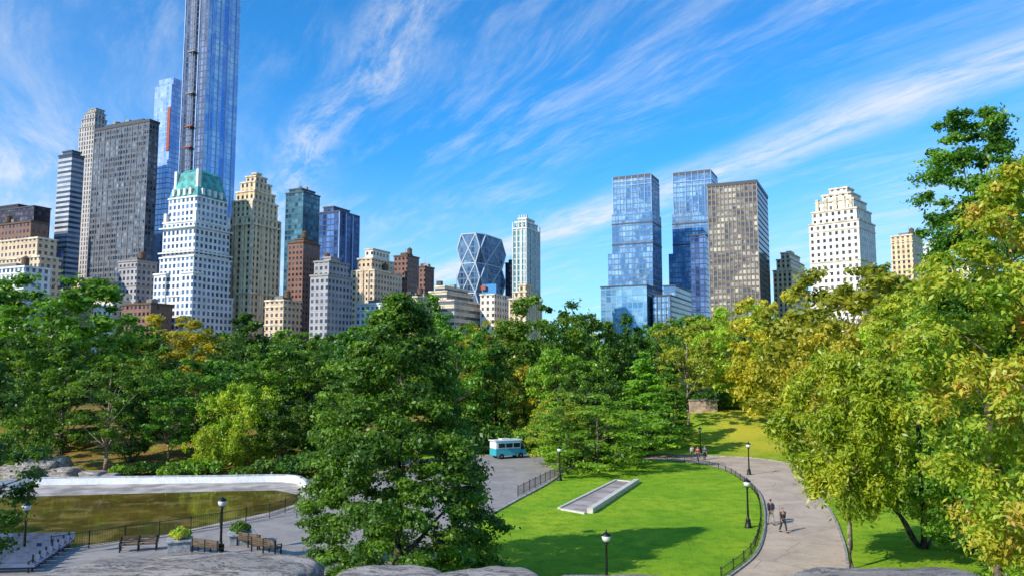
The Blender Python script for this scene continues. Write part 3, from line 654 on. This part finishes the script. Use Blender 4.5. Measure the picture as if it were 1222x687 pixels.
# diagrid tower
b=Bd("faceted glass tower with white diagonal steel grid",545,573,604,310,620)
Wd,Dd=b.W,b.D; zt=b.z(278); zb_=b.z(385); nl=6; cut=.2; V=[];Fc=[];bars=[]; rings=[]
for k in range(nl+1):
    z=zb_+(zt-zb_)*k/nl; c=cut if k%2==0 else 0.02; cx_,cy_=c*Wd,c*Dd
    ring=[(cx_,0,z),(Wd-cx_,0,z),(Wd,cy_,z),(Wd,Dd-cy_,z),(Wd-cx_,Dd,z),(cx_,Dd,z),(0,Dd-cy_,z),(0,cy_,z)]; rings.append(ring); V+=ring
for k in range(nl):
    for i in range(8): Fc.append((k*8+i,k*8+(i+1)%8,(k+1)*8+(i+1)%8,(k+1)*8+i))
Fc.append(tuple(nl*8+i for i in range(8)))
me=pymesh("facade",V,Fc); uv=me.uv_layers.new(name="UVMap")
for pz in me.polygons:
    for li in pz.loop_indices:
        c_=me.vertices[me.loops[li].vertex_index].co; uv.data[li].uv=(c_.x+c_.y,c_.z)
me.materials.append(FM['steeldark']); link(bpy.data.objects.new("facade",me),b.root)
for k in range(nl):
    A,B_=rings[k],rings[k+1]
    for i in range(0,8,2):
        m1=Vector(A[i]).lerp(Vector(A[i+1]),.5); m2=Vector(B_[i]).lerp(Vector(B_[i+1]),.5)
        if k%2==0: bars+=[(A[i],B_[i]),(A[i+1],B_[i+1]),(A[i],m2),(A[i+1],m2)]
        else: bars+=[(A[i],B_[i]),(A[i+1],B_[i+1]),(m1,B_[i]),(m1,B_[i+1])]
for k in range(0,nl+1,2): bars+=[(rings[k][i],rings[k][(i+1)%8]) for i in range(8)]
mobj("steel_diagrid",tubes("steel_diagrid",[([a,c_],[.55,.55]) for a,c_ in bars],5,False),b.root,[simple("pale_steel",(.62,.68,.74),.4)])
b=Bd("cream building with rooftop billboard",573,590,609,365,520,'office_building'); b.tiers([FULL+(351,)],'cream'); b.box("billboard",.0,1,.1,.16,351,338,simple("blue_billboard",(.03,.25,.55),.5,var=.1)); b.box("billboard",.02,.35,.02,.06,345,340,M_orange)
simpleb("dark narrow glass tower block",603,609,614,330,660,314,'blackish',ph=False)
b=Bd("slender pale green tower with glass crown",612,628,644,300,570,'apartment_tower'); b.tiers([FULL+(272,),(.08,.92,.08,.92,264,272),(.2,.8,.2,.8,259,264)],'slim'); b.fins(3,264,360,M_trimW,dep=.5,wd=.5); b.fins(3,264,360,M_trimW,'B',dep=.5,wd=.5)
for fx in (.22,.42,.6,.76): b.box("crown_fin",fx,fx+.04,.22,.3,259,254,M_trimW)
b=Bd("beige apartment building with setback roof",607,628,647,365,500,'apartment_building'); b.tiers([FULL+(356,),(.15,.85,.15,.85,347,356),(.3,.7,.3,.7,338,347)],'beige')
def twin(pL,pC,pR,top,d,lab,nf=6):
    b=Bd(lab,pL,pC,pR,260,d); b.tiers([(0,1,0,1,300),(.09,1,.04,1,252,300),(.12,.98,.08,.96,top+3,252)],'steelblue','steeldark',cornice=False)  # darker glass on the right side paints in its shade away from the sun
    b.box("crown_louvre",.125,.975,.082,.958,top+3,top-1,M_trimD)
    z0,z1=b.z(252),b.z(top)
    for i in range(nf+1):
        x=(.12+.86*i/nf)*b.W
        mobj("glass_fin",boxes("glass_fin",[(x-.2,x+.2,.08*b.D-.6,.08*b.D-.02,z0+.2,z1)]),b.root,[M_fin])
    b.bands([265,290],M_trimD,.09,1,.04,1,1.2,.3); b.bands([213,218],M_fin,.12,.98,.08,.96,.5,.4)
    return b
twin(725,778,789,207,700,"blue glass twin tower with stepped side and crown")
twin(797,850,859,202,760,"blue glass twin tower rising behind darker block")
b=Bd("pale glass podium block of the twin towers",717,772,791,360,640,'podium_building'); b.tiers([FULL+(340,)],'glasslight','steeldark')
b=Bd("dark glass block with framed floors",779,800,852,360,640,'podium_building',Dmax=90); b.tiers([FULL+(352,),(.3,1,.2,.9,338,352)],'steelblue','teal'); b.fins(4,352,390,M_trimD)
simpleb("dark glass tower block with flat roof",824,842,850,300,650,280,'navy',ph=False)
b=Bd("tall bronze glass tower with pale window grid",846,905,925,290,560); b.tiers([FULL+(217,)],'gold','bronze',ch=2.5)  # dark right side: shade painted into a darker copy of the glass
b.fins(12,217,390,simple("champagne_metal",(.42,.33,.25),.35,.4),dep=.4,wd=.4); b.box("penthouse",.15,.9,.2,.8,217,211,M_trimD)
b=Bd("beige prewar apartment tower with stepped top",923,945,968,340,620,'apartment_tower',psi=32); b.tiers([FULL+(322,),(.1,.9,.1,.9,308,322),(.25,.75,.2,.8,299,308),(.4,.6,.4,.6,295,299)],'beige'); b.tank(.2,.3,322)
b=Bd("cream stone apartment tower with ornate stepped top",966,1026,1045,290,480,'apartment_tower',psi=42); b.tiers([FULL+(262,),(.05,.95,.05,.95,247,262),(.12,.88,.1,.9,235,247),(.22,.8,.2,.8,226,235),(.34,.7,.3,.7,218,226)],'cream'); b.bands([272,310],M_trimL)
for fx in (.13,.3,.5,.66,.8): b.box("turret",fx,fx+.06,.06,.14,247,231,M_trimL)
simpleb("beige prewar apartment tower",1064,1090,1102,310,600,280,'beige',psi=45,tank=True)
simpleb("white stone apartment building",1100,1118,1132,310,640,290,'white',psi=45)
simpleb("cream stone apartment tower behind trees",1130,1160,1180,310,640,318,'cream',psi=48)
# ---------------------------------------------------------------- park furniture
M_iron=simple("black_iron",(.015,.017,.016),.45,.3,var=.2); M_bulb=simple("lamp_glass",(.75,.78,.75),.2,var=.05)
post_me=lathe("post",[(.22,0),(.24,.05),(.20,.12),(.17,.35),(.14,.55),(.16,.6),(.09,.68),(.07,.9),(.055,2.2),(.05,2.85),(.08,2.88),(.08,2.93),(.05,2.96),(.14,3.02),(.15,3.06)],12)
globe_me=lathe("lamp_globe",[(.13,0),(.19,.12),(.22,.28),(.2,.36)],14); cap_me=lathe("lamp_cap",[(.23,0),(.24,.03),(.15,.13),(.05,.2),(.03,.3),(.005,.36)],14)
def lamp(x,y,s=1.0,lab="black iron park lamp post with glass luminaire"):
    e=empty("street_lamp",(x,y,tz(x,y)+.01),0,lab,"lamp post","park lamp posts"); e.scale=(s*1.25,s*1.25,s)
    mobj("post",post_me,e,[M_iron]); mobj("lamp_globe",globe_me,e,[M_bulb],(0,0,3.06)); mobj("lamp_cap",cap_me,e,[M_iron],(0,0,3.42))
for px,py in [(263,661),(893,629),(894,566),(668,573),(836,540),(28,668)]:
    lamp(*gp(px,py))
x,y=bearing(724,687)[0]*44,44; lamp(x,y,.9)
def fence(P,h,sp,lab,pick=.16):
    P=[Vector(q) for q in P]; o=P[0].copy(); e=empty("iron_fence",o,0,lab,"fence","black iron fences")
    L=[0]
    for i in range(1,len(P)): L.append(L[-1]+(P[i]-P[i-1]).length)
    def at(s):
        for i in range(1,len(P)):
            if s<=L[i]+1e-6: return P[i-1].lerp(P[i],(s-L[i-1])/max(1e-6,L[i]-L[i-1]))-o
        return P[-1]-o
    for zz in (h*.93,h*.12):
        pts=[q-o+Vector((0,0,zz)) for q in P]; mobj("rail",tubes("rail",[(pts,[.022]*len(pts))],5,False),e,[M_iron])
    pm=bpy.data.meshes.get("fence_post_%d"%int(h*10)) or lathe("fence_post_%d"%int(h*10),[(.035,-.1),(.035,h),(.05,h+.03),(.02,h+.08)],6,False)
    n=int(L[-1]/sp)
    for i in range(min(n,95)+1):
        mobj("post",pm,e,[M_iron],at(L[-1]*i/max(1,n)))
    lines=[]; s=0
    while s<L[-1]:
        a=at(s); lines.append(([a+Vector((0,0,h*.12)),a+Vector((0,0,h*.93))],[.011,.011])); s+=pick
    o2=mobj("pickets",tubes("pickets",lines,4,False),e,[M_iron]); o2["kind"]="stuff"
fence([(*gp(*q),0) for q in [(60,661),(130,650),(200,639.5),(270,628),(330,616),(354,606)]],1.2,2.2,"long black iron railing along the near side of the rink")
fence([(q.x-.35,q.y,0) for q in LL[6:-12:2]],.6,2.4,"low black iron fence edging the lawn beside the curved path",.3)
fence([(*gp(*q),0) for q in [(618,592),(640,580.5),(668,566),(690,552)]],1.0,2.0,"black iron railing between plaza and lawn",.2)
cs=[Vector((*gp(*q),0)) for q in [(667,607),(704,612),(760,575.5),(735,573)]]
def padpoly(name,P,z0,z1,mat,parent,o):
    v=[(q.x-o.x,q.y-o.y,z0) for q in P]+[(q.x-o.x,q.y-o.y,z1) for q in P]
    f=[(4,5,6,7)]+[(i,(i+1)%4,(i+1)%4+4,i+4) for i in range(4)]
    return mobj(name,pymesh(name,v,f),parent,[mat])
pe=empty("stone_court",(cs[0].x,cs[0].y,0),0,"long narrow pale stone court with raised kerb in the lawn","court")
padpoly("slab",cs,0,.06,simple("slab_stone",(.42,.35,.31),.85,scale=.5),pe,cs[0])
def edge(a,b,w,h,mat):
    v,f=wall_strip([a-cs[0],b-cs[0]],w,h,.0); mobj("kerb",pymesh("kerb",v,f),pe,[mat])
Mks=simple("pale_stone",(.66,.60,.52),.7,var=.12); 
edge(cs[1],cs[2],.5,.42,Mks); edge(cs[0],cs[3],.25,.16,Mks); edge(cs[0]+Vector((.2,-.3,0)),cs[1]+Vector((-.4,-.3,0)),.3,.14,Mks); edge(cs[3],cs[2],.3,.14,Mks)
M_pl=simple("planter_concrete",(.40,.43,.45),.8); 
PLm=boxes("planter_box",[(-.7,.7,-.7,.7,0,.62),(-.8,.8,-.8,.8,.62,.74)],.02); 
for px,py,pal,lab in [(214,656,'orange',"grey square planter with orange flowers"),(286,648,'green',"grey square planter with a green shrub")]:
    x,y=gp(px,py); e=empty("planter",(x,y,.012),.35,lab,"planter","planters on the plaza"); mobj("planter_box",PLm,e,[M_pl]); 
    o=mobj("plant",SH[1],e,(),(0,0,.6)); o.scale=(.75,.75,.9); o.material_slots[0].link='OBJECT'; o.material_slots[0].material=PAL[pal]
M_wood=simple("bench_wood",(.14,.09,.05),.7)
bseat=boxes("seat",[(-1.2,1.2,-.25+.11*i,-.25+.11*i+.09,.42,.46) for i in range(5)],.005)
bback=boxes("backrest",[(-1.2,1.2,.27,.31,.5+.12*i,.59+.12*i) for i in range(4)],.005)
bleg=boxes("leg",[(-.04,.04,-.25,-.18,0,.42),(-.04,.04,.25,.32,0,.95),(-.04,.04,-.25,.3,.37,.415),(-.04,.04,-.27,.28,.62,.66),(-.04,.04,-.27,-.22,.42,.62)])
def bench(x,y,rz):
    e=empty("park_bench",(x,y,.012),rz,"dark wooden slat bench on iron legs on the plaza","bench","benches on the plaza")
    mobj("seat",bseat,e,[M_wood]); mobj("backrest",bback,e,[M_wood])
    for dx in (-1.1,0,1.1): mobj("leg",bleg,e,[M_iron],(dx,0,0))
for px,py,rz in [(300,652,2.6),(318,659,2.6),(248,660,2.7),(165,657,.3)]:
    bench(*gp(px,py),rz)
M_shadestone=simple("terrace_shaded_stone",(.10,.14,.24),.6,var=.3,scale=1)  # stone tinted dark blue so the colour carries the shadow over the seats
x,y=gp(40,668)
for i in range(7):
    e=empty("terrace_seating",(x-3.6-i*.25,y-3.6+i*1.1,.012),.12,"long shadow-blue stone bench row with backrest beside the rink","seating","seating rows beside the rink")
    mobj("seat",boxes("seat",[(-6,5.6,-.32,.25,.34,.48)],.01),e,[M_shadestone]); mobj("backrest",boxes("backrest",[(-6,5.6,.27,.33,.5,.95)],.01),e,[M_shadestone])
    for dx in (-5.5,-3,-.5,2,5.2): mobj("leg",bleg,e,[M_iron],(dx,0,0))
x=bearing(838)[0]*146; e=empty("stone_wall",(x,146,tz(x,146)),.1,"short pinkish stone wall between shrubs","wall")
mobj("masonry",boxes("masonry",[(-2.6,2.6,-.3,.3,-.5,2.0)],.03),e,[simple("pink_stone",(.62,.44,.36),.85,scale=1.2,bump=.4)]); mobj("coping",boxes("coping",[(-2.8,2.8,-.42,.42,2.003,2.2)],.02),e,[M_kerb])
# ---------------------------------------------------------------- food truck
M_tealp=simple("teal_paint",(.05,.42,.50),.35,var=.08); M_wp=simple("white_paint",(.78,.78,.76),.35,var=.05); M_glass=simple("dark_glass",(.03,.05,.07),.08); M_rub=simple("rubber",(.02,.02,.02),.8); M_chr=simple("chrome",(.6,.6,.6),.2,1)
x,y=gp(606,546); e=empty("food_truck",(x,y,.012),math.radians(28),"teal and white food truck with awning parked on the plaza","truck")
mobj("body",boxes("body",[(-2.3,1.55,-.98,.98,.42,1.35),(1.55,2.35,-.92,.92,.42,1.2)],.06),e,[M_tealp])
mobj("upper_body",boxes("upper_body",[(-2.28,1.5,-.96,.96,1.352,2.35)],.05),e,[M_wp])
mobj("roof",boxes("roof",[(-2.45,1.75,-1.08,1.08,2.352,2.5),(-1.2,.2,-.5,.5,2.502,2.66)],.04),e,[M_wp])
bm=bmesh.new(); vs=[bm.verts.new(q) for q in [(1.53,-.85,1.23),(2.15,-.85,1.23),(1.65,-.8,2.2),(1.53,-.8,2.2),(1.53,.85,1.23),(2.15,.85,1.23),(1.65,.8,2.2),(1.53,.8,2.2)]]
for q in ((0,1,2,3),(7,6,5,4),(1,5,6,2),(3,2,6,7),(0,4,5,1),(0,3,7,4)): bm.faces.new([vs[i] for i in q])
me=bpy.data.meshes.new("windshield"); bm.to_mesh(me); bm.free(); mobj("windshield",me,e,[M_glass])
for xx in (-1.9,-.75,.4): mobj("window",boxes("window",[(xx,xx+.95,-1.0,-.955,1.5,2.1)],.01),e,[M_glass])
mobj("awning",boxes("awning",[(-1.9,1.2,-1.6,-1.0,2.12,2.17)],.01),e,[M_tealp])
wm=lathe("tyre",[(.2,-.12),(.36,-.12),(.38,-.08),(.38,.08),(.36,.12),(.2,.12)],20); rm=lathe("rim",[(.19,-.09),(.2,.1),(.05,.13)],16)
for xx in (-1.45,1.5):
    for yy in (-.88,.88):
        wz=empty("wheel",(xx,yy,.38)); wz.parent=e; wz.rotation_euler=(math.pi/2 if yy<0 else -math.pi/2,0,0); mobj("tyre",wm,wz,[M_rub]); mobj("rim",rm,wz,[M_chr])
hl=lathe("headlight",[(.1,0),(.1,.04),(.05,.07)],12)
for yy in (-.68,.68): o=mobj("headlight",hl,e,[M_bulb],(2.35,yy,.85)); o.rotation_euler=(0,math.pi/2,0)
mobj("bumper",boxes("bumper",[(2.36,2.46,-.9,.9,.42,.6)],.02),e,[M_chr])
# ---------------------------------------------------------------- people
def skin(name,V,E,R,lv=1):
    me=bpy.data.meshes.new(name); me.from_pydata(V,E,[]); o=bpy.data.objects.new(name,me); COL.objects.link(o)
    md=o.modifiers.new("s",'SKIN'); 
    for i,r in enumerate(R): me.skin_vertices[0].data[i].radius=(r,r) if not isinstance(r,tuple) else r
    me.skin_vertices[0].data[0].use_root=True
    sb=o.modifiers.new("b",'SUBSURF'); sb.levels=lv; sb.render_levels=lv
    dg=bpy.context.evaluated_depsgraph_get(); m2=bpy.data.meshes.new_from_object(o.evaluated_get(dg)); m2.name=name
    bpy.data.objects.remove(o); m2.polygons.foreach_set('use_smooth',[True]*len(m2.polygons)); return m2
def body(stride,armL,armR):
    V=[];E=[];R=[]
    def add(p,r,par=None):
        V.append(p);R.append(r); i=len(V)-1
        if par is not None: E.append((par,i))
        return i
    pel=add((0,0,.95),(.15,.11)); wa=add((0,0,1.12),(.13,.10),pel); ch=add((0,.01,1.34),(.16,.11),wa); nk=add((0,0,1.49),.055,ch); n2=add((0,.01,1.55),.052,nk)
    h1=add((0,.02,1.62),(.07,.085),n2); h2=add((0,.02,1.71),(.075,.09),h1); 
    for s,st in ((-1,stride),(1,-stride)):
        hp=add((s*.095,0,.90),.09,pel); kn=add((s*.10,st*.22+.03,.50),.062,hp); an=add((s*.10,st*.42-(.08 if st<0 else 0),.10),.042,kn); add((s*.11,st*.42+.14-(.06 if st<0 else 0),.045),.04,an)
    for s,aa in ((-1,armL),(1,armR)):
        sh=add((s*.19,0,1.42),.06,ch); el_=add((s*.23,aa*.12-.02,1.14),.043,sh); wr=add((s*.24,aa*.28+.03,.91),.03,el_); pm=add((s*.24,aa*.30+.04,.84),(.02,.036),wr)
        for k in range(4): 
            f1=add((s*.24,aa*.30+.015+.018*k,.785),.009,pm); add((s*.235,aa*.30+.02+.018*k,.75+.005*abs(k-1.5)),.008,f1)
        th=add((s*.235,aa*.30+.085,.84),.010,pm); add((s*.23,aa*.30+.10,.80),.009,th)
    return V,E,R
def person(px,py,rz,sh_c,tr_c,hair_c,stride,lab,s=1.0,bag=False):
    x,y=gp(px,py); e=empty("person",(x,y,.022),rz,lab,"person"); e.scale=(s,s,s)
    V,E,R=body(stride,-stride*1.0,stride*1.0); sk=simple("skin",(.48,.28,.19),.6,var=.05)
    mobj("body",skin("body",V,E,R),e,[sk])
    ms=simple("shirt",sh_c,.85,var=.2); mt=simple("trousers",tr_c,.85,var=.2)
    T=[(0,0,.93),(0,0,1.12),(0,.01,1.34),(0,0,1.46),(-.19,0,1.42),(-.23,-stride*.12-.02,1.14),(-.238,-stride*.24+.02,.97),(.19,0,1.42),(.23,stride*.12-.02,1.14),(.238,stride*.24+.02,.97)]
    mobj("jacket",skin("jacket",T,[(0,1),(1,2),(2,3),(2,4),(4,5),(5,6),(2,7),(7,8),(8,9)],[(.175,.135),(.155,.125),(.185,.135),.08,.08,.058,.045,.08,.058,.045]),e,[ms])
    L=[(0,0,.97)];EE=[];RR2=[(.16,.125)]
    for sg,st in ((-1,stride),(1,-stride)):
        i=len(L); L+=[(sg*.095,0,.88),(sg*.10,st*.22+.03,.50),(sg*.10,st*.42-(.08 if st<0 else 0),.12)]; EE+=[(0,i),(i,i+1),(i+1,i+2)]; RR2+=[.105,.078,.062]
    mobj("trousers",skin("trousers",L,EE,RR2),e,[mt])
    mobj("hair",skin("hair",[(0,-.01,1.75),(0,-.045,1.68),(0,-.05,1.60)],[(0,1),(1,2)],[(.085,.085),(.085,.06),(.06,.04)]),e,[simple("hair",hair_c,.7)])
    mobj("face",boxes("face",[(-.012,.012,.10,.135,1.635,1.665),(-.045,-.02,.098,.112,1.672,1.682),(.02,.045,.098,.112,1.672,1.682),(-.025,.025,.098,.11,1.598,1.608),(-.095,-.08,.0,.04,1.63,1.68),(.08,.095,.0,.04,1.63,1.68)],.003),e,[sk])
    for sg,st in ((-1,stride),(1,-stride)):
        yy=st*.42-(.07 if st<0 else 0); mobj("shoe",boxes("shoe",[(sg*.105-.05,sg*.105+.05,yy-.07,yy+.2,.0,.10)],.03),e,[M_rub])
    if bag: mobj("backpack",boxes("backpack",[(-.15,.15,-.33,-.13,1.05,1.45)],.05),e,[simple("bag",(.05,.05,.09),.8)])
person(920,626,.3,(.03,.03,.06),(.30,.27,.25),(.03,.02,.015),.5,"person in dark jacket and grey trousers walking on the path",1.12,True)
person(935,635,3.4,(.05,.04,.05),(.03,.03,.04),(.06,.03,.02),.6,"person in black coat and dark trousers walking on the path",1.02)
person(833,549,2.8,(.45,.08,.06),(.05,.06,.12),(.05,.03,.02),.4,"person in red jacket and blue trousers on the path",1.05)
person(841,548,3.0,(.08,.10,.20),(.05,.05,.06),(.05,.03,.02),-.5,"person in dark blue jacket walking on the path",1.05)
person(826,547,3.2,(.5,.5,.48),(.06,.06,.08),(.03,.02,.02),.5,"person in pale shirt and dark trousers on the path",1.0)
person(651,556,1.2,(.12,.2,.4),(.05,.05,.06),(.03,.02,.02),.5,"person in blue shirt walking on the plaza",.97)
